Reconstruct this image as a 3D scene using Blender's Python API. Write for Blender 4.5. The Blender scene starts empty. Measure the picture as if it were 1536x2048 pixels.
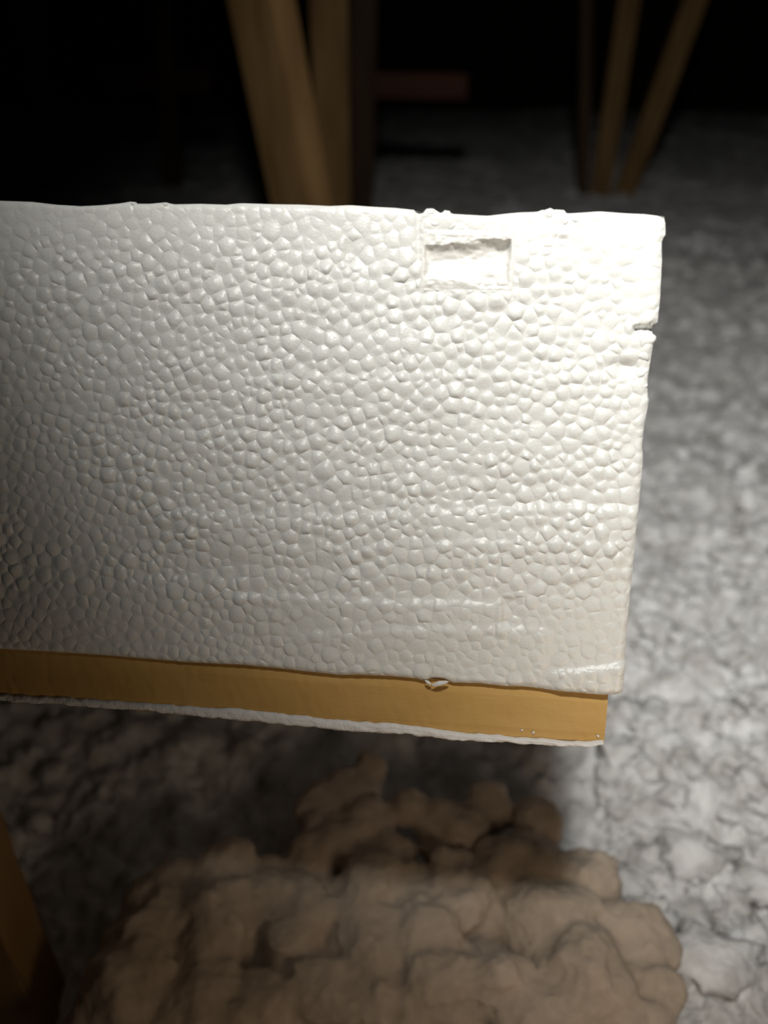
import bpy, math, random
import numpy as np
from mathutils import Vector

random.seed(7); rng = np.random.default_rng(7)
scene = bpy.context.scene; COL = scene.collection

# ------------------------------------------------------------------ camera, world, lights, exposure
F = 1547.0; CX, CY = 768.0, 1024.0           # focal length in pixels of a 1536x2048 frame
PITCH = math.radians(30.8); CAM = np.array([0.0, 0.0, 0.55])
FW = np.array([0, math.cos(PITCH), -math.sin(PITCH)]); UP = np.array([0, math.sin(PITCH), math.cos(PITCH)])
RT = np.array([1.0, 0, 0])
def ray(px, py): return RT*((px-CX)/F) - UP*((py-CY)/F) + FW     # unit depth along the optical axis

cd = bpy.data.cameras.new('camera'); cam = bpy.data.objects.new('camera', cd); COL.objects.link(cam)
cam.location = CAM; cam.rotation_euler = (math.pi/2-PITCH, 0, 0)
cd.sensor_fit = 'VERTICAL'; cd.sensor_height = 36.0; cd.lens = F/2048*36
cd.clip_start = 0.01
cd.dof.use_dof = True; cd.dof.focus_distance = 0.335; cd.dof.aperture_fstop = cd.lens/6.0
scene.camera = cam

w = bpy.data.worlds.new('world'); scene.world = w; w.use_nodes = True
w.node_tree.nodes['Background'].inputs[0].default_value = (0.75, 0.85, 1.0, 1)
w.node_tree.nodes['Background'].inputs[1].default_value = 0.004

def lamp(name, kind, loc, power, color, radius, aim=None):
    d = bpy.data.lights.new(name, kind); d.energy = power; d.color = color; d.shadow_soft_size = radius
    o = bpy.data.objects.new(name, d); COL.objects.link(o); o.location = loc
    if aim is not None:
        o.rotation_euler = (Vector(aim)-Vector(loc)).to_track_quat('-Z', 'Y').to_euler()
    return d, o
# head torch of the person taking the photograph: above the phone, beam towards the right
HL = CAM+np.array([-0.01, -0.06, 0.54])
d, o = lamp('head_torch', 'SPOT', HL, 62, (1.0, 0.985, 0.93), 0.038, HL+np.array([.66, 1.0, -.6]))
d.spot_size = math.radians(106.5); d.spot_blend = 1.0
# added warm fill lamp, no visible source, brightening the shaded heap
lamp('warm_fill_light', 'POINT', CAM+np.array([0.17, 0.05, -0.27]), 0.62, (1.0, 0.77, 0.54), 0.05)

vs = scene.view_settings
vs.view_transform = 'Standard'; vs.look = 'None'; vs.exposure = 0.0; vs.gamma = 1.0; vs.use_curve_mapping = False

# ------------------------------------------------------------------ helpers
def link(name, me, mat, parent=None, smooth=True):
    o = bpy.data.objects.new(name, me); COL.objects.link(o)
    if mat is not None: me.materials.append(mat)
    if smooth and len(me.polygons): me.polygons.foreach_set('use_smooth', [True]*len(me.polygons))
    if parent is not None: o.parent = parent
    return o
def mesh(name, V, Fc, mat, parent=None, smooth=True):
    me = bpy.data.meshes.new(name)
    me.from_pydata([tuple(map(float, v)) for v in V], [], Fc); me.update()
    return link(name, me, mat, parent, smooth)
def mesh_np(name, V, Fc, mat, parent=None, smooth=True):
    V = np.ascontiguousarray(V, np.float32); Fc = np.ascontiguousarray(Fc, np.int32); k = Fc.shape[1]
    me = bpy.data.meshes.new(name)
    me.vertices.add(len(V)); me.vertices.foreach_set('co', V.ravel())
    me.loops.add(Fc.size); me.loops.foreach_set('vertex_index', Fc.ravel())
    me.polygons.add(len(Fc)); me.polygons.foreach_set('loop_start', np.arange(0, Fc.size, k, dtype=np.int32))
    me.polygons.foreach_set('loop_total', np.full(len(Fc), k, np.int32))
    me.update(calc_edges=True)
    return link(name, me, mat, parent, smooth)
def empty(name, loc=(0, 0, 0)):
    o = bpy.data.objects.new(name, None); COL.objects.link(o); o.location = loc; o.empty_display_size = 0.05; return o
def tag(o, label=None, cat=None, group=None, kind=None):
    if label: o['label'] = label
    if cat: o['category'] = cat
    if group: o['group'] = group
    if kind: o['kind'] = kind
    return o
def grid_faces(n, m):
    i = np.arange(n-1)[:, None]*m+np.arange(m-1)[None, :]
    return np.stack([i, i+1, i+m+1, i+m], -1).reshape(-1, 4)

# numpy noise
def _h(ix, iy, iz, s):
    n = (ix.astype(np.int64)*374761393+iy.astype(np.int64)*668265263+iz.astype(np.int64)*2147483647+s*974711) & 0x7fffffff
    n = ((n ^ (n >> 13))*1274126177) & 0x7fffffff
    n = ((n ^ (n >> 15))*461845907) & 0x7fffffff
    return (n ^ (n >> 16))/float(0x7fffffff)
def vnoise(P, s=0):
    I = np.floor(P); f = P-I; f = f*f*f*(f*(f*6-15)+10); I = I.astype(np.int64); r = 0
    for dx in (0, 1):
        for dy in (0, 1):
            for dz in (0, 1):
                wgt = (f[:, 0] if dx else 1-f[:, 0])*(f[:, 1] if dy else 1-f[:, 1])*(f[:, 2] if dz else 1-f[:, 2])
                r = r+wgt*_h(I[:, 0]+dx, I[:, 1]+dy, I[:, 2]+dz, s)
    return r*2-1
def fbm(P, o=4, s=0, billow=False):
    a, t, r = 1., 0., 0.
    for k in range(o):
        v = vnoise(P*2**k+17.3*k, s+k)
        r = r+a*(2.6*np.abs(v)-1 if billow else v); t += a; a *= .5
    return r/t
def domes(x, y, cell, s, k=1.0):
    """billowy surface of half buried balls, one for each cell of a jittered lattice"""
    X, Y = x/cell, y/cell; ix, iy = np.floor(X), np.floor(Y); best = np.zeros_like(x)
    for dx in (-1, 0, 1):
        for dy in (-1, 0, 1):
            a, b = ix+dx, iy+dy; z = np.zeros_like(a)
            px = a+_h(a, b, z, s); py = b+_h(a, b, z, s+1); r = .45+.55*_h(a, b, z, s+2)
            q = 1-((X-px)**2+(Y-py)**2)/r**2
            best = np.maximum(best, np.sqrt(np.maximum(q, 0))*r*(.6+.6*_h(a, b, z, s+3)))
    return best*cell*k
def grid_normals(V, n, m):
    G = V.reshape(n, m, 3); a = np.gradient(G, axis=0); b = np.gradient(G, axis=1)
    N = np.cross(b, a).reshape(-1, 3); N /= np.linalg.norm(N, axis=1)[:, None]+1e-12
    return np.where(N[:, 2:3] < 0, -N, N)

# ------------------------------------------------------------------ materials
def material(name, base, rough=0.8, spec=0.5, noise=None, bumps=(), sss=0, sss_r=(1, 1, 1), sss_s=0.003, stretch=(1, 1, 1), coords='Object', sheen=0):
    m = bpy.data.materials.new(name); m.use_nodes = True; nt = m.node_tree; N = nt.nodes; L = nt.links
    b = N['Principled BSDF']; b.inputs['Base Color'].default_value = (*base, 1)
    b.inputs['Roughness'].default_value = rough; b.inputs['Specular IOR Level'].default_value = spec
    if sss:
        b.inputs['Subsurface Weight'].default_value = sss; b.inputs['Subsurface Radius'].default_value = sss_r
        b.inputs['Subsurface Scale'].default_value = sss_s
    if sheen: b.inputs['Sheen Weight'].default_value = sheen
    tc = N.new('ShaderNodeTexCoord'); mp = N.new('ShaderNodeMapping'); mp.inputs['Scale'].default_value = stretch
    L.new(tc.outputs[coords], mp.inputs[0])
    if noise:
        sc, det, stops = noise
        t = N.new('ShaderNodeTexNoise'); t.inputs['Scale'].default_value = sc; t.inputs['Detail'].default_value = det
        L.new(mp.outputs[0], t.inputs['Vector'])
        r = N.new('ShaderNodeValToRGB'); L.new(t.outputs[0], r.inputs[0])
        r.color_ramp.elements[0].position, r.color_ramp.elements[0].color = stops[0][0], (*stops[0][1], 1)
        r.color_ramp.elements[1].position, r.color_ramp.elements[1].color = stops[-1][0], (*stops[-1][1], 1)
        for p, c in stops[1:-1]:
            e = r.color_ramp.elements.new(p); e.color = (*c, 1)
        L.new(r.outputs[0], b.inputs['Base Color'])
    prev = None
    for kind, sc, dist, stren, st in bumps:
        mm = N.new('ShaderNodeMapping'); mm.inputs['Scale'].default_value = st; L.new(tc.outputs[coords], mm.inputs[0])
        if kind == 'noise':
            t = N.new('ShaderNodeTexNoise'); t.inputs['Detail'].default_value = 5
        else:
            t = N.new('ShaderNodeTexVoronoi'); t.feature = 'F1'
        t.inputs['Scale'].default_value = sc; L.new(mm.outputs[0], t.inputs['Vector'])
        bp = N.new('ShaderNodeBump'); bp.inputs['Strength'].default_value = stren; bp.inputs['Distance'].default_value = dist
        L.new(t.outputs[0], bp.inputs['Height'])
        if prev: L.new(prev.outputs[0], bp.inputs['Normal'])
        prev = bp
    if prev: L.new(prev.outputs[0], b.inputs['Normal'])
    return m
M = {}
M['foam'] = material('white_polystyrene', (0.80, 0.80, 0.775), 0.32, 0.48, sss=0.35, sss_s=0.0013,
                     bumps=(('noise', 900, 0.0005, 0.38, (1, 1, 1)), ('noise', 170, 0.0008, 0.16, (.25, 1, 1))))
M['foam_rough'] = material('torn_polystyrene', (0.80, 0.80, 0.78), 0.55, 0.35, sss=0.35, sss_s=0.0016,
                           bumps=(('voronoi', 210, 0.0015, 0.5, (1, 1, 1)), ('noise', 700, 0.0005, 0.5, (1, 1, 1))))
M['film'] = material('smooth_foam_skin', (0.80, 0.79, 0.755), 0.38, 0.5, sss=0.3, sss_s=0.0015,
                     bumps=(('noise', 260, 0.0008, 0.25, (.5, 1, 1)),))
M['board'] = material('golden_board', (0.6, 0.36, 0.11), 0.6, 0.3, noise=(26, 6, [(.25, (.44, .25, .07)), (.55, (.58, .36, .12)), (.8, (.66, .44, .17))]),
                      stretch=(.35, 1, 2), bumps=(('noise', 500, 0.0006, 0.3, (.3, 1, 1)),))
M['paper'] = material('torn_gypsum_paper', (0.80, 0.79, 0.78), 0.85, 0.2, bumps=(('noise', 700, 0.0008, 0.6, (1, 1, 1)),))
M['lumber'] = material('brown_lumber', (0.3, 0.17, 0.06), 0.75, 0.2, noise=(9, 8, [(.25, (.13, .070, .026)), (.5, (.20, .115, .044)), (.8, (.28, .17, .07))]),
                       stretch=(3, 3, .5), bumps=(('noise', 60, 0.002, 0.3, (4, 4, .3)),))
M['dim_lumber'] = material('dimmed_lumber', (.08, .05, .025), 0.8, 0.2, noise=(9, 8, [(.25, (.045, .027, .014)), (.8, (.085, .052, .027))]), stretch=(3, 3, .5))  # darker copy of the lumber: dim light on far webs put into the colour
M['redwood'] = material('reddish_lumber', (0.3, 0.12, 0.06), 0.75, 0.2, noise=(9, 6, [(.3, (.05, .018, .011)), (.7, (.09, .034, .02))]), stretch=(.5, 3, 3))
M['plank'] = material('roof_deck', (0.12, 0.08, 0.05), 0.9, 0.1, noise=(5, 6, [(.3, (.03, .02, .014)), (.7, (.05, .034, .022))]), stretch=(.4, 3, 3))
M['wool'] = material('blown_glass_wool', (0.72, 0.71, 0.71), 0.95, 0.15, noise=(38, 6, [(.3, (.52, .50, .48)), (.48, (.76, .75, .75)), (.62, (.93, .93, .94))]),
                     bumps=(('noise', 190, 0.006, 0.55, (1, 1, 1)), ('noise', 620, 0.002, 0.4, (1, 1, 1))), sss=.5, sss_s=.008)
M['shaded_tan_wool'] = material('shaded_tan_glass_wool', (0.52, 0.44, 0.36), 0.97, 0.08, noise=(16, 5, [(.3, (.45, .365, .285)), (.7, (.60, .50, .41))]),
                         bumps=(('noise', 160, 0.005, 0.22, (1, 1, 1)),), sss=.7, sss_s=.012)  # mild tan wool, with part of the heap's warm shade put into the colour

# ------------------------------------------------------------------ attic shell
def quad_board(name, pts, mat, kind=None, parent=None):
    o = mesh(name, pts, [(0, 1, 2, 3)], mat, parent, False)
    if kind: o['kind'] = kind
    return o
def slab(name, a, b, c, dd, t, mat, parent=None):
    """flat slab: four corners and a thickness vector"""
    P = [np.array(p, float) for p in (a, b, c, dd)]; T = np.array(t, float)
    return mesh(name, P+[p+T for p in P], [(3, 2, 1, 0), (4, 5, 6, 7), (0, 1, 5, 4), (1, 2, 6, 5), (2, 3, 7, 6), (3, 0, 4, 7)], mat, parent, False)
roofz = lambda x: 1.75+0.18*x
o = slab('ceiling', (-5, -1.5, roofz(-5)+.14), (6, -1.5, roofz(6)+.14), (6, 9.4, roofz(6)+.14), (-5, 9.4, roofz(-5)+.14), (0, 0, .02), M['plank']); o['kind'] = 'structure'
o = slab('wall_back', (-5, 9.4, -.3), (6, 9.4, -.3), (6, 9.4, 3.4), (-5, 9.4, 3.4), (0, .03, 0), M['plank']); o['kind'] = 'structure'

# ------------------------------------------------------------------ the insulation floor
def floor_height(x, y):
    P = np.stack([x, y, np.zeros_like(x)], -1)
    h = .05*fbm(P*1.6, 3, 3)+.02*fbm(P*5, 2, 9)
    # heap that carries the rear of the lid
    h += .115*np.exp(-(((x+.06)/.17)**2+((y-.78)/.16)**2)**1.5)
    P2 = P+.010*np.stack([fbm(P*30, 2, 41), fbm(P*30+5, 2, 42), 0*x], -1)
    h += domes(P2[:, 0], P2[:, 1], .085, 11, .24)+domes(P2[:, 0]+.31, P2[:, 1]+.17, .036, 23, .26)
    return h-.035
n, m = 620, 640
yy = -.25+np.geomspace(.25, 9.6, n); tt = np.linspace(-1.05, 1.05, m)
Yg, Tg = np.meshgrid(yy, tt, indexing='ij'); x = ((Yg+.45)*Tg).ravel(); y = Yg.ravel()
V = np.stack([x, y, floor_height(x, y)], -1)
N_ = grid_normals(V, n, m)
V = V+N_*(.016*fbm(V*44, 4, 5)+.007*fbm(V*130, 3, 8))[:, None]
o = mesh_np('floor', V, grid_faces(n, m), M['wool'])
tag(o, 'pale grey loose blown insulation covering the attic floor', None, None, 'structure')
floor = o
def fibres(name, P, N, count, length, width, mat, parent, clump=14, spread=.012):
    """tangled glass fibres: bent ribbons in small clumps lying on and rising from a surface"""
    c = rng.integers(0, len(P), count//clump); idx = np.repeat(c, clump); k = len(idx)
    dirc = rng.normal(size=(len(c), 3)); dirc = np.repeat(dirc, clump, 0)
    d = dirc*.9+rng.normal(size=(k, 3))*.7; nn = N[idx]; dn = (d*nn).sum(1)[:, None]
    d = d-dn*nn*.75; d = np.where((d*nn).sum(1)[:, None] < 0, d-2*(d*nn).sum(1)[:, None]*nn, d); d /= np.linalg.norm(d, axis=1)[:, None]
    o_ = P[idx]+rng.normal(size=(k, 3))*spread*np.array([1, 1, .25])+nn*rng.uniform(-.001, .004, (k, 1))
    L = length*rng.uniform(.4, 1.5, (k, 1)); bend = rng.normal(size=(k, 3))*.45
    p0, p1, p2 = o_-d*L*.5, o_+bend*L*.25, o_+d*L*.5+bend*L*.1
    sd = np.cross(d, rng.normal(size=(k, 3))); sd /= np.linalg.norm(sd, axis=1)[:, None]; sd = sd*width*.5*rng.uniform(.6, 1.4, (k, 1))
    Vv = np.stack([p0-sd*.4, p0+sd*.4, p1-sd, p1+sd, p2-sd*.3, p2+sd*.3], 1).reshape(-1, 3)
    b0 = np.arange(k)[:, None]*6; Ff = np.concatenate([b0+[0, 1, 3, 2], b0+[2, 3, 5, 4]])
    q = mesh_np(name, Vv, Ff, mat, parent); q['kind'] = 'stuff'; return q
sel = (V[:, 1] > .12) & (V[:, 1] < 2.6) & (rng.random(len(V)) < .02+.12*V[:, 1]**1.2) & (V[:, 0] > -.5*(V[:, 1]+.3))
fibres('insulation_fibres', V[sel], N_[sel], 70000, .016, .0009, M['wool'], floor)

# ------------------------------------------------------------------ loose tufts lying on it (nobody could count them)
def ico(sub):
    import bmesh
    bm = bmesh.new(); bmesh.ops.create_icosphere(bm, subdivisions=sub, radius=1)
    v = np.array([q.co[:] for q in bm.verts]); f = np.array([[q.index for q in g.verts] for g in bm.faces]); bm.free(); return v, f
iv, ifc = ico(3)
VV, FF, cnt = [], [], 0
for k in range(2200):
    Y = .30+2.6*rng.random()**1.6; t = rng.uniform(-.25, .78) if k % 3 else rng.uniform(-.8, .8); X = (Y+.3)*t
    if -.24 < X < .19 and Y < .98: continue
    if -.45 < X < -.1 and Y < .4: continue
    r = rng.uniform(.004, .012)*(1 if k % 7 else 1.6)
    s = np.array([r*rng.uniform(.8, 1.6), r*rng.uniform(.8, 1.5), r*rng.uniform(.5, .9)])
    dv = iv*(1+.75*fbm(iv*1.5+k*3.1, 2, 2)[:, None]+.55*fbm(iv*3.6+k*1.7, 3, 4)[:, None])*s
    a = rng.uniform(0, 6.28); c_, s_ = math.cos(a), math.sin(a)
    dv = np.stack([dv[:, 0]*c_-dv[:, 1]*s_, dv[:, 0]*s_+dv[:, 1]*c_, dv[:, 2]], -1)
    z = floor_height(np.array([X]), np.array([Y]))[0]
    VV.append(dv+[X, Y, z+s[2]*.35]); FF.append(ifc+cnt); cnt += len(iv)
o = mesh_np('insulation_tufts', np.concatenate(VV), np.concatenate(FF), M['wool'], floor); o['kind'] = 'stuff'

# ------------------------------------------------------------------ the tan heap under the lid, near the camera
n, m = 280, 360
gy, gx = np.meshgrid(np.linspace(.07, .52, n), np.linspace(-.222, .30, m), indexing='ij'); x, y = gx.ravel(), gy.ravel()
P = np.stack([x, y, np.zeros_like(x)], -1)
wx = x+.012*fbm(P*22, 2, 51); wy = y+.012*fbm(P*22+9, 2, 52)
r = (((wx-.0)/.21)**2+((wy-.245)/.165)**2)+.40*fbm(P*9, 2, 53)
env = np.clip(1.25-r, -.6, 1.0); env = np.where(env > 0, .05*np.abs(env)**.6, .25*env); ec = np.clip(env/.05, 0, 1)
def soft(*hs):                       # smooth maximum
    k = 260.; return np.log(sum(np.exp(k*q) for q in hs))/k
big = soft(domes(wx, wy, .11, 61, .35), domes(wx+.3, wy+.2, .10, 167, .35))
h = -.018+env+ec*big
V = np.stack([x, y, h], -1); N_ = grid_normals(V, n, m)
V = V+N_*(.010*fbm(V*22, 4, 15)+.0012*fbm(V*120, 2, 18))[:, None]
fv, ff = ico(5)
HV_, HF_ = [V], [np.concatenate([grid_faces(n, m)[:, [0, 1, 2]], grid_faces(n, m)[:, [0, 2, 3]]])]; off_ = len(V)
puffs = [(385, 1835, 150), (300, 1850, 95), (440, 1728, 62), (530, 1726, 40), (345, 1745, 60), (500, 1790, 95), (562, 1800, 58), (588, 1870, 58), (606, 1950, 62), (640, 1803, 76), (690, 1650, 92), (775, 1690, 58), (700, 1565, 52), (742, 1520, 36), (650, 1590, 60),
         (905, 1640, 66), (930, 1770, 105), (840, 1860, 95), (720, 1880, 80), (880, 1960, 105), (1000, 1960, 80), (760, 2000, 100), (250, 1955, 105), (175, 2025, 50), (400, 1980, 100), (520, 2020, 95), (1050, 1720, 90), (1120, 1820, 100), (1190, 1745, 66), (1265, 1850, 84), (1180, 1940, 110), (1090, 2040, 100), (1310, 1960, 66), (975, 1590, 50), (1075, 1630, 52), (830, 1760, 80), (820, 1600, 42), (650, 1960, 70), (1300, 2040, 80), (735, 1775, 82), (770, 1830, 80), (620, 1700, 60)]
for k, (px, py, rp) in enumerate(puffs):
    zc = .040+.020*(py-1600)/450+random.uniform(-.006, .006); q = ray(px, py); tq = (zc-CAM[2])/q[2]; c = CAM+q*tq; rr = rp*tq/F
    w_ = fv*rr+c; nz = .42*fbm(w_*30+k, 2, 15)+.10*fbm(w_*70, 2, 16, True)
    pv = c+fv*np.array([1, 1, .85])*(rr*(1+nz))[:, None]
    HV_.append(pv-[0, 0, rr*.55]); HF_.append(ff+off_); off_ += len(fv)
tmp = mesh_np('heap_lumps', np.concatenate(HV_), np.concatenate(HF_), None)
md = tmp.modifiers.new('weld', 'REMESH'); md.mode = 'VOXEL'; md.voxel_size = .0022
md = tmp.modifiers.new('soften', 'SMOOTH'); md.factor = .6; md.iterations = 16
ev = tmp.evaluated_get(bpy.context.evaluated_depsgraph_get()); hm = bpy.data.meshes.new_from_object(ev); bpy.data.objects.remove(tmp)
k = len(hm.vertices); co = np.empty(k*3, np.float32); hm.vertices.foreach_get('co', co); co = co.reshape(-1, 3).astype(float)
no = np.empty(k*3, np.float32); hm.vertices.foreach_get('normal', no); no = no.reshape(-1, 3)
co = co+no*(.0030*fbm(co*55, 3, 19)+.0012*fbm(co*210, 2, 20))[:, None]
hm.vertices.foreach_set('co', co.astype(np.float32).ravel()); hm.update(); hm.name = 'insulation_heap'
o = link('insulation_heap', hm, M['shaded_tan_wool'])
tag(o, 'soft billowy tan-brown heap of fluffy insulation in shade below the lid', 'insulation', None, 'stuff')
# ------------------------------------------------------------------ timber
def on_plane(px, py, Y):
    q = ray(px, py); return CAM+q*(Y/q[1])
def timber(name, a, b, wid, thk, mat, parent=None, side=None, nseg=10, wob=.0012):
    """straight sawn board between two points, slightly eased and uneven edges, front face at the points' plane"""
    a, b = np.array(a, float), np.array(b, float); ax = b-a; L = np.linalg.norm(ax); ax /= L
    back = np.array([0, 1., 0]) if side is None else np.array(side, float)
    sd = np.cross(ax, back); sd /= np.linalg.norm(sd); back = np.cross(sd, ax)
    if back[1] < 0 and side is None: back = -back
    e = .0025; hw = wid/2
    prof = [(-hw+e, 0), (hw-e, 0), (hw, e), (hw, thk-e), (hw-e, thk), (-hw+e, thk), (-hw, thk-e), (-hw, e)]
    V, Fc = [], []
    for i in range(nseg+1):
        c = a+ax*L*i/nseg
        for (s, t) in prof:
            V.append(c+sd*(s+random.uniform(-wob, wob))+back*(t+random.uniform(-wob, wob)))
    for i in range(nseg):
        for j in range(8):
            k = (j+1) % 8; Fc.append((i*8+j, i*8+k, (i+1)*8+k, (i+1)*8+j))
    Fc.append(tuple(range(7, -1, -1))); Fc.append(tuple(nseg*8+j for j in range(8)))
    # local frame: origin at the lower end so that grain runs along the board's own axis
    o = mesh(name, [v for v in V], Fc, mat, parent, False)
    return o
def extend(a, b, z0, zf):
    """carry the line a-b down to z0 and up to the roof"""
    d = (b-a)/(b[2]-a[2]); lo = a+d*(z0-a[2]); hi = a.copy()
    for _ in range(6): hi = a+d*(zf(hi[0])-a[2])
    return lo, hi
def truss(label, Y, webs, xs, z_low):
    t = empty('roof_truss', (0, Y, 0)); t.location = (0, 0, 0)
    tag(t, label, 'roof truss', 'roof trusses in the dark attic')
    for (p0, p1, wd, mat) in webs:
        lo, hi = extend(on_plane(*p1, Y), on_plane(*p0, Y), z_low+.02, roofz)
        timber('web', lo, hi, wd, .038, mat, t)
    timber('top_chord', (xs[0], Y, roofz(xs[0])), (xs[1], Y, roofz(xs[1])), .089, .038, M['lumber'], t, nseg=16)
    timber('bottom_chord', (xs[0], Y, z_low), (xs[1], Y, z_low), .089, .038, M['lumber'], t, nseg=16)
    return t
LB = M['lumber']
lo, hi = extend(on_plane(578, 400, 1.5), on_plane(496, 0, 1.5), -.06, roofz)
tag(timber('wooden_brace', lo, hi, .116, .052, LB, None, side=(.70, .714, 0)), 'thick brown slanting timber with a lit right edge, behind the top of the foam', 'timber')
truss('nearest truss, upright brown web just right of the thick slanting timber', 2.5, [((657, 0), (668, 405), .101, LB)], (-3.4, 3.8), -.11)
truss('middle truss, barely lit dark web right of the two brown ones', 3.2, [((728, 0), (722, 320), .095, M['dim_lumber'])], (-3.8, 4.4), -.11)
truss('far truss with two narrow webs meeting low down in a V', 3.9, [((1260, 0), (1204, 372), .089, LB), ((1393, 0), (1256, 372), .095, LB), ((1174, 0), (1168, 330), .05, M['dim_lumber']), ((322, 0), (330, 150), .089, M['dim_lumber']), ((52, 0), (80, 300), .089, M['dim_lumber'])], (-4.2, 5), -.11)
a, b = on_plane(735, 170, 3.239), on_plane(935, 174, 3.239)
tag(timber('lateral_brace', a, b, .085, .038, M['redwood'], None, nseg=12), 'short reddish horizontal board in the dark above the foam pocket', 'board')
a, b = on_plane(205, 162, 3.939), on_plane(420, 160, 3.939)
tag(timber('lateral_brace', a, b, .10, .038, M['redwood'], None, nseg=12), 'hardly visible reddish board in the dark at upper left', 'board')
# upright post at the lower left
o = timber('wooden_post', (-.300, .27, -.10), (-.300, .27, .258), .14, .038, LB, None)
tag(o, 'dim brown upright board at lower left, propping the lid beside the tan heap', 'post')

# ------------------------------------------------------------------ the attic hatch lid
H_ = np.array([0.9954317, 0.05347251, -0.07909756]); U_ = np.array([0.0421301, -0.9894391, -0.13869145])   # camera frame x right, y down, z forward
cw = lambda q: RT*q[0]-UP*q[1]+FW*q[2]
HU, HV = cw(H_), cw(U_); HN = np.cross(HU, HV)            # right, up, towards the camera
D0 = 0.325
BR = CAM+ray(1245, 1388)*D0                               # lower right corner of the foam face
PXM = F/D0                                                # pixels per metre near that corner
def px2uv(px, py):
    q = ray(px, py); t = np.dot(BR-CAM, HN)/np.dot(q, HN); p = CAM+q*t-BR
    return np.array([np.dot(p, HU), np.dot(p, HV)])
def uv2px(u, v):
    p = BR-CAM+np.outer(u, HU)+np.outer(v, HV); z = p@FW
    return CX+F*(p@RT)/z, CY-F*(p@UP)/z
HT = px2uv(1330, 430)[1]; UL = px2uv(-760, 850)[0]; DEP = .42
lid = empty('attic_hatch_lid'); lid.location = BR
lid.matrix_world = __import__('mathutils').Matrix(((HU[0], HV[0], HN[0], BR[0]), (HU[1], HV[1], HN[1], BR[1]), (HU[2], HV[2], HN[2], BR[2]), (0, 0, 0, 1)))
tag(lid, 'thick white polystyrene block on a golden board with torn white edge', 'attic hatch')

top_px = [(-900, 380), (-200, 396), (0, 400), (60, 402), (110, 408), (160, 411), (200, 409), (240, 405), (262, 401), (272, 406), (300, 406), (328, 403), (345, 407), (400, 406), (450, 408), (480, 405), (540, 407), (600, 408), (660, 411), (700, 409),
          (745, 412), (790, 414), (828, 418), (835, 425), (846, 424), (853, 415), (866, 415), (880, 424), (895, 420), (905, 426), (940, 428), (975, 430), (1010, 426), (1040, 423), (1075, 422), (1085, 418), (1115, 417), (1131, 418), (1135, 425), (1150, 424), (1200, 421), (1250, 425), (1290, 427), (1331, 432)]
right_px = [(1329, 432), (1332, 440), (1333, 468), (1325, 480), (1326, 520), (1322, 600), (1317, 644), (1309, 650), (1308, 692), (1303, 720), (1297, 760), (1297, 790), (1300, 800), (1290, 850), (1286, 890), (1288, 915), (1283, 970), (1276, 1035), (1273, 1060), (1270, 1100), (1266, 1150), (1258, 1230), (1253, 1290), (1249, 1345), (1244, 1390)]
bot_px = [(-900, 1236), (-200, 1285), (0, 1299), (100, 1305), (200, 1312), (300, 1320), (370, 1326), (430, 1329), (480, 1331), (550, 1338), (600, 1343), (680, 1351), (720, 1351), (780, 1354), (835, 1359), (850, 1364), (862, 1357), (890, 1360), (905, 1367), (960, 1368), (1010, 1374), (1050, 1375), (1100, 1381), (1150, 1384), (1205, 1389), (1246, 1387)]
T_ = np.array([px2uv(*p) for p in top_px]); R_ = np.array([px2uv(*p) for p in right_px])[::-1]; B_ = np.array([px2uv(*p) for p in bot_px])
def warp(u, v):
    """straight rectangle (u<=0, 0<=v<=HT) -> outline of the hacked-off block"""
    wt = np.clip(1-(HT-v)/.010, 0, 1)**2; wb = np.clip(1-v/.008, 0, 1)**2; wr = np.clip(1+u/.012, 0, 1)**2
    return u+wr*np.interp(v, R_[:, 1], R_[:, 0]), v+wt*(np.interp(u, T_[:, 0], T_[:, 1])-HT)+wb*np.interp(u, B_[:, 0], B_[:, 1])
sst = lambda a, b, t: np.clip((t-a)/(b-a), 0, 1)**2*(3-2*np.clip((t-a)/(b-a), 0, 1))
def macro(u, v):
    """cut marks, steps and waviness of the face, metres"""
    px, py = uv2px(u, v); P = np.stack([px*.012, py*.02, 0*px], -1)
    h = .0007*fbm(P*.5, 3, 81)
    for yc, dpt, x0, x1 in ((1022, .0011, 330, 1290), (745, .0006, 500, 1150), (1196, .0012, 450, 1010), (668, .0005, 620, 1000), (1085, .0008, 560, 1240), (870, .0004, 300, 800), (1262, .0009, 600, 1100), (1150, .0006, 250, 900)):
        yl = yc+8*np.sin(px*.006+yc)
        on = sst(x0-60, x0+60, px)*(1-sst(x1-20, x1+10, px))
        h = h+dpt*on*(sst(-9, 9, py-yl)-sst(10, 120, py-yl))
    h = h-.0010*sst(684, 694, px)*(1-sst(694, 760, px))*sst(470, 490, py)*(1-sst(525, 540, py))          # little step
    h = h-.0012*np.exp(-((px-836)/5)**2)*(1-sst(500, 540, py))                                         # vertical cut
    h = h-.0012*sst(1002, 1008, px)*(1-sst(1010, 1060, px))*sst(1190, 1200, py)*(1-sst(1245, 1260, py))
    h = h-.0035*sst(1262, 1276, px)*sst(648, 656, py)*(1-sst(656, 672, py))                              # nick in the right edge
    h = h-.0030*np.exp(-(((px-1255)/30)**2+((py-735)/16)**2))-.002*np.exp(-(((px-1125)/12)**2+((py-478)/6)**2))
    h = h+.0016*sst(1090, 1130, px)*sst(1338, 1352, py-.12*(px-1100)*-1)                                 # lip at lower right corner
    return h
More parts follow.
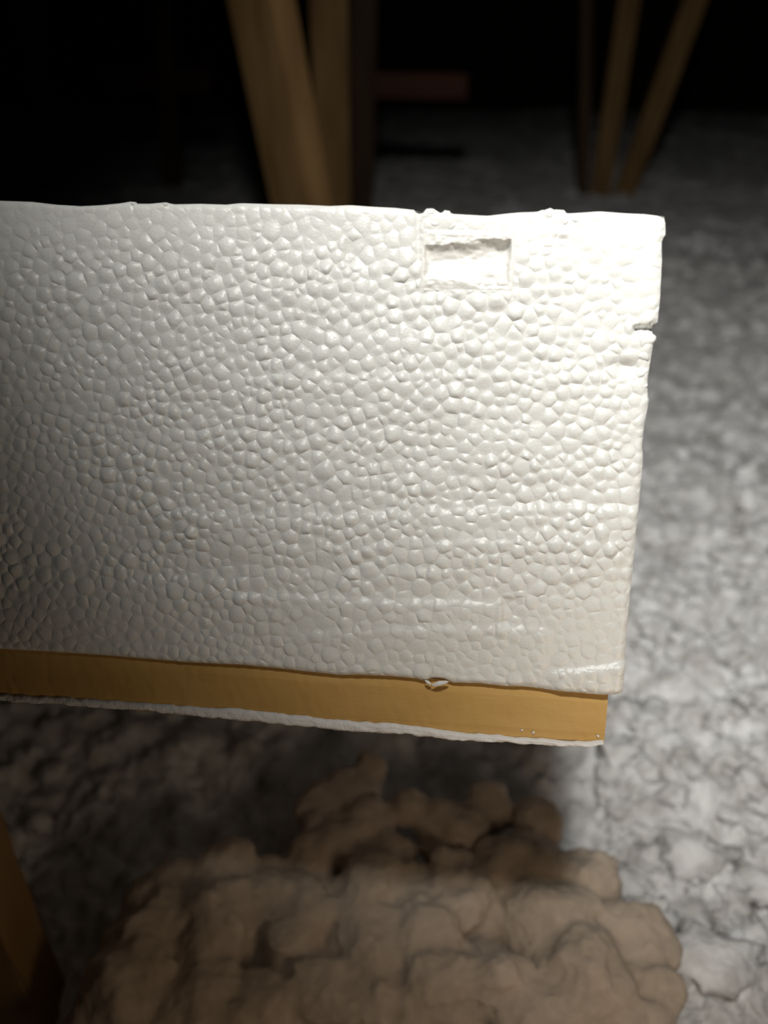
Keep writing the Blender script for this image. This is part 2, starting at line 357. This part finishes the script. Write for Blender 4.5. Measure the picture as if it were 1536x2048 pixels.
def relief(u, v):
    """how strongly single beads stand out"""
    px, py = uv2px(u, v)
    a = .30+.70*sst(430, 560, py)
    a = a*(1-.55*sst(1080, 1300, py))*(1-.45*sst(1190, 1290, px))*(1-.25*(1-sst(0, 350, px)))
    return a*(.75+.5*(fbm(np.stack([px*.011, py*.016, 0*px+3], -1), 2, 91)+.3))

# bead centres: big ones first, then ever smaller ones in the gaps
pad = .004; cell = .009; gridh = {}; beads = []
def fits(u, v, r):
    gu, gv = int(u//cell), int(v//cell)
    for a in (-1, 0, 1):
        for b in (-1, 0, 1):
            for (x_, y_, r_) in gridh.get((gu+a, gv+b), ()):
                if (x_-u)**2+(y_-v)**2 < (.93*(r+r_))**2: return False
    return True
for d_px, num in ((35, 40), (31, 200), (27, 1100), (24, 3500), (21, 7000), (18.5, 8000), (16, 9000), (13, 9000)):
    for _ in range(num):
        r = d_px*.5/PXM*random.uniform(.93, 1.07); u = random.uniform(UL-pad, pad); v = random.uniform(-pad, HT+pad)
        if fits(u, v, r):
            beads.append((u, v, r)); gridh.setdefault((int(u//cell), int(v//cell)), []).append((u, v, r))
BP = np.array(beads)
def clip(poly, nx, ny, c):
    out = []; k = len(poly)
    for i in range(k):
        p, q = poly[i], poly[(i+1) % k]; a = nx*p[0]+ny*p[1]-c; b = nx*q[0]+ny*q[1]-c
        if a <= 0: out.append(p)
        if (a < 0 < b) or (b < 0 < a):
            t = a/(a-b); out.append((p[0]+(q[0]-p[0])*t, p[1]+(q[1]-p[1])*t))
    return out
# pocket torn out of the face
dq = [px2uv(*p) for p in ((846, 468), (1032, 462), (1030, 582), (846, 568))]
D0u, D1u = dq[0][0], dq[1][0]; D0v, D1v = min(dq[2][1], dq[3][1]), max(dq[0][1], dq[1][1])
cells = []
for i, (u, v, r) in enumerate(beads):
    dx = BP[:, 0]-u; dy = BP[:, 1]-v; d2 = dx*dx+dy*dy; near = np.argsort(d2)[1:34]
    poly = [(u-.012, v-.012), (u+.012, v-.012), (u+.012, v+.012), (u-.012, v+.012)]
    for j in near:
        q = BP[j]; c = (q[0]**2+q[1]**2-q[2]**2-u*u-v*v+r*r)/2
        poly = clip(poly, q[0]-u, q[1]-v, c)
        if len(poly) < 3: break
    if len(poly) < 3: continue
    for (nx, ny, c) in ((1, 0, 0), (-1, 0, -UL), (0, 1, HT), (0, -1, 0)):
        poly = clip(poly, nx, ny, c)
        if len(poly) < 3: break
    if len(poly) < 3: continue
    xs = [p[0] for p in poly]; ys = [p[1] for p in poly]
    if max(xs) <= D0u or min(xs) >= D1u or max(ys) <= D0v or min(ys) >= D1v:
        cells.append((poly, r)); continue
    mid = clip(clip(poly, -1, 0, -D0u), 1, 0, D1u)
    for pc in (clip(poly, 1, 0, D0u), clip(poly, -1, 0, -D1u), clip(mid, 0, 1, D0v) if len(mid) > 2 else [], clip(mid, 0, -1, -D1v) if len(mid) > 2 else []):
        if len(pc) > 2: cells.append((pc, r*.6))
RING = (1.0, .90, .72, .48, .22)
STEP = .0016
meshes = []
for poly, r in cells:
    P = []
    for i in range(len(poly)):
        p, q = poly[i], poly[(i+1) % len(poly)]; L = math.hypot(q[0]-p[0], q[1]-p[1])
        if L < 1e-7: continue
        k = max(1, int(math.ceil(L/STEP)))
        for s in range(k): P.append((p[0]+(q[0]-p[0])*s/k, p[1]+(q[1]-p[1])*s/k))
    if len(P) < 3: continue
    P = np.array(P); A = .5*np.sum(P[:, 0]*np.roll(P[:, 1], -1)-P[:, 1]*np.roll(P[:, 0], -1))
    if abs(A) < 2e-8: continue
    if A < 0: P = P[::-1]; A = -A
    c = P.mean(0); rad = np.hypot(*(P-c).T); tgt = .6*rad.mean()+.4*rad
    meshes.append((P, c, A))
nb = [len(P) for P, c, A in meshes]
allU, allV, allT, allA, owner = [], [], [], [], []
for k, (P, c, A) in enumerate(meshes):
    rm = math.sqrt(A/math.pi); tilt = (random.gauss(0, .10), random.gauss(0, .10)); flat = random.choice((1, 1, 1, .75, .5, 1.2))
    Q = P-c; rad = np.hypot(Q[:, 0], Q[:, 1]); rin = min(rm*1.0, 1.10*np.percentile(rad, 8)); rnd = Q*(np.minimum(rad, rin)/np.maximum(rad, 1e-9))[:, None]
    for t in RING:
        mixf = 1 if t == 1 else 0
        pts = c+(Q if mixf else rnd*.97)*t
        allU.append(pts[:, 0]); allV.append(pts[:, 1])
        hh = (1-t**2.4)**.8*.31*rm*flat
        allA.append(hh+(0 if mixf else 1)*(Q@np.array(tilt))*t*(1-t**6)); owner.append(len(pts))
    allU.append(c[:1]); allV.append(c[1:]); allA.append(np.array([.31*rm*flat]))
U1, V1, A1 = np.concatenate(allU), np.concatenate(allV), np.concatenate(allA)
Z1 = macro(U1, V1)+A1*relief(U1, V1)-.0001
W1, X1 = warp(U1, V1)
edge_drop = .0012*(np.clip(1+U1/.0030, 0, 1)**2+np.clip(1-(HT-V1)/.0022, 0, 1)**2+np.clip(1-V1/.0025, 0, 1)**2)
Z1 = Z1-edge_drop
P3 = np.stack([W1, X1, Z1], -1)

# body of the block: outline walls and back
nu, nv = 150, 110
ou = np.concatenate([np.linspace(UL, 0, nu), np.zeros(nv-1), np.linspace(0, UL, nu)[1:], np.full(nv-2, UL)])
ov = np.concatenate([np.zeros(nu), np.linspace(0, HT, nv)[1:], np.full(nu-1, HT), np.linspace(HT, 0, nv)[1:-1]])
K = len(ou); bu, bv = warp(ou, ov); bz = macro(ou, ov)-.0001-.0012
rings = []
for q, dz in enumerate((0.0, .004, .02, .08, .2, DEP)):
    jit = .0006*fbm(np.stack([bu*200, bv*200, np.full(K, q*5.)], -1), 2, 33)*(q > 0)
    rings.append(np.stack([bu-(jit+.0004*q)*(ou > -1e-9), bv+jit*((ov <= 0)*1-(ov >= HT)*1)*.5, (bz if q == 0 else np.full(K, -dz))], -1))
Vb = np.concatenate(rings); Fb = []
for q in range(5):
    for i in range(K):
        j = (i+1) % K; Fb.append((q*K+i, q*K+K+i, q*K+K+j, q*K+j))
Fb.append(tuple(5*K+i for i in range(K-1, -1, -1)))
block = mesh('foam_block', Vb, Fb, M['foam_rough'], lid, True)
block['label'] = 'white polystyrene block showing its fused beads'

off = 0; big = sorted(range(len(meshes)), key=lambda k: -meshes[k][2]*(1 if uv2px(meshes[k][1][:1], meshes[k][1][1:])[0][0] > 4 else 0))[:300]; bigset = set(big)
SV, SF, so = [], [], 0
for k, (P, c, A) in enumerate(meshes):
    kk = len(P); R5 = len(RING); tot = kk*R5+1; pts = P3[off:off+tot]; off += tot
    Fc = []
    for q in range(R5-1):
        for i in range(kk):
            j = (i+1) % kk; a, b, c2, d2 = q*kk+i, q*kk+j, (q+1)*kk+j, (q+1)*kk+i
            Fc.append((a, b, c2)); Fc.append((a, c2, d2))
    for i in range(kk): Fc.append(((R5-1)*kk+i, (R5-1)*kk+(i+1) % kk, R5*kk))
    Fc = np.array(Fc)
    if k in bigset:
        mesh_np('foam_bead', pts, Fc, M['foam'], block)
    else:
        SV.append(pts); SF.append(Fc+so); so += tot
o = mesh_np('foam_beads', np.concatenate(SV), np.concatenate(SF), M['foam'], block); o['kind'] = 'stuff'

# the pocket
n, m = 70, 100
gv, gu = np.meshgrid(np.linspace(D0v, D1v, n), np.linspace(D0u, D1u, m), indexing='ij'); u, v = gu.ravel(), gv.ravel()
s = (u-D0u)/(D1u-D0u); t = (v-D0v)/(D1v-D0v)
wob = .05*fbm(np.stack([s*9, t*7, 0*s], -1), 3, 47)
up_ = 1-(.10+.20*(1-s))+wob; lo_ = .16-.12*sst(.35, .75, s)+wob*.7
e = np.minimum(np.minimum((s-.03+wob*.4)/.05, (.965-s+wob*.4)/.05), np.minimum((t-lo_)/.16, (up_-t)/.26)); e = np.clip(e, 0, 1)
P_ = np.stack([s*6, t*5, 0*s], -1)
prof = .0018+.0026*sst(.25, .75, t)+.0006*s
prof = prof+.0006*fbm(P_*2, 3, 44)
z = macro(u, v)-.0001-e**.7*prof+.0006*np.clip(1-e*3, 0, 1)*np.clip(12*np.minimum(np.minimum(s, 1-s), np.minimum(t, 1-t)), 0, 1)*(1+fbm(P_*3, 2, 49))
o = mesh_np('pocket', np.stack([u, v, z], -1), grid_faces(n, m), M['film'], block); o['label'] = 'torn-out pocket with smooth curved skin'
def blob(name, px, py, dz, sx, sy, sz, mat, parent, seed, rot=0, amp=.25):
    c = px2uv(px, py); vv = iv*(1+amp*fbm(iv*1.6+seed, 3, seed)[:, None])*np.array([sx, sy, sz])
    cr, sr = math.cos(rot), math.sin(rot); vv = np.stack([vv[:, 0]*cr-vv[:, 1]*sr, vv[:, 0]*sr+vv[:, 1]*cr, vv[:, 2]], -1)
    return mesh_np(name, vv+[c[0], c[1], dz], ifc, mat, parent)
for (px, py, sx, sy) in ((952, 566, .0022, .0016), (976, 567, .0020, .0017), (1004, 565, .0022, .0014)):
    blob('foam_crumb', px, py, -.0018, sx, sy, .0015, M['film'], block, int(px))
# loose bits on the hacked top and right edges
for (px, py, s_) in ((858, 426, .0030), (872, 446, .0032), (895, 428, .0026), (930, 445, .0042), (965, 448, .0040), (905, 452, .0030), (1100, 428, .0040), (1125, 440, .0030), (1150, 438, .0034), (1190, 436, .0040), (1240, 440, .0046), (1290, 445, .0044), (1316, 455, .0036), (1294, 680, .0050), (1288, 712, .0036), (1284, 745, .0034), (1284, 775, .0034), (265, 408, .0018), (330, 409, .0018), (1305, 540, .0034), (1300, 600, .0036)):
    blob('foam_chunk', px, py, -.0018, s_*.8, s_*.62, .0019, M['foam_rough'], block, int(px*3+py), random.uniform(-.5, .5), .3)
blob('foam_flake', 880, 1366, .0006, .0034, .0010, .0006, M['foam_rough'], block, 5, .30, .5)
blob('foam_flake', 856, 1364, .0004, .0016, .0007, .0006, M['foam_rough'], block, 6, -.6, .5)

# golden board and the gypsum below it
def strip(name, top, bot, zf, zb, mat, nseg, jt, jb, jz, seed, ul):
    """front edge between two uv polylines, carried back to zb"""
    ur = top[-1][0]; us = np.linspace(ul, ur, nseg); tp = np.interp(us, [p[0] for p in top], [p[1] for p in top]); bt = np.interp(us, [p[0] for p in bot], [p[1] for p in bot])
    q = lambda k, fr: fbm(np.stack([us*fr, 0*us+k, 0*us], -1), 4, seed+k)
    tp = tp+jt*q(1, 260); bt = bt+jb*q(2, 260); V = []
    nr = 6
    for r in range(nr):
        f = r/(nr-1); V.append(np.stack([us, tp+(bt-tp)*f, zf+jz*q(3+r, 300)-(.0008 if r in (0, nr-1) else 0)], -1))
    V.append(np.stack([us, bt, np.full(nseg, zb)], -1)); V.append(np.stack([us, tp, np.full(nseg, zb)], -1))
    V = np.concatenate(V); Fc = []
    for r in range(nr+2):
        s_ = (r+1) % (nr+2)
        for i in range(nseg-1): Fc.append((r*nseg+i, s_*nseg+i, s_*nseg+i+1, r*nseg+i+1))
    Fc.append(tuple(r*nseg+nseg-1 for r in range(nr+2))); Fc.append(tuple(r*nseg for r in range(nr+1, -1, -1)))
    return mesh(name, V, Fc, mat, lid, True)
ZB = -.0030
def uvz(px, py, z):          # panel coordinates of a pixel on the plane z in front of (or behind) the face
    q = ray(px, py); o_ = BR+HN*z; t = np.dot(o_-CAM, HN)/np.dot(q, HN); p = CAM+q*t-BR
    return (np.dot(p, HU), np.dot(p, HV))
bt_ = [uvz(-900, 1230, ZB), uvz(0, 1295, ZB), uvz(600, 1339, ZB), uvz(1217, 1386, ZB)]
bb_ = [uvz(-900, 1320, ZB), uvz(0, 1398, ZB), uvz(300, 1424, ZB), uvz(600, 1448, ZB), uvz(900, 1466, ZB), uvz(1211, 1487, ZB)]
ob = strip('board', bt_, bb_, ZB, -DEP, M['board'], 160, .0, .0003, .0002, 200, UL+.001); ob['label'] = 'golden yellow wooden board edge'
for p in ob.data.polygons: p.use_smooth = False
ZG = -.0018
gt_ = [uvz(-900, 1310, ZG), uvz(0, 1390, ZG), uvz(100, 1396, ZG), uvz(300, 1410, ZG), (uvz(500, 1422, ZG)), uvz(700, 1445, ZG), uvz(800, 1450, ZG), uvz(900, 1467, ZG), uvz(1000, 1474, ZG), uvz(1100, 1483, ZG), uvz(1170, 1488, ZG), uvz(1207, 1484, ZG)]
gb_ = [uvz(-900, 1328, ZG), uvz(0, 1404, ZG), uvz(100, 1409, ZG), uvz(300, 1424, ZG), uvz(500, 1444, ZG), uvz(700, 1463, ZG), uvz(800, 1469, ZG), uvz(900, 1481, ZG), uvz(1000, 1486, ZG), uvz(1100, 1494, ZG), uvz(1170, 1496, ZG), uvz(1207, 1491, ZG)]
og = strip('gypsum_sheet', gt_, gb_, ZG, -DEP, M['paper'], 420, .0007, .0007, .0006, 300, UL+.002); og['label'] = 'torn white gypsum paper edge'
for (px, py) in ((1045, 1466), (1068, 1471), (1198, 1478)):
    blob('dust_speck', px, py, ZB+.0001, random.uniform(.0005, .0009), .0005, .0003, M['paper'], ob, int(px), random.uniform(0, 3), .6)
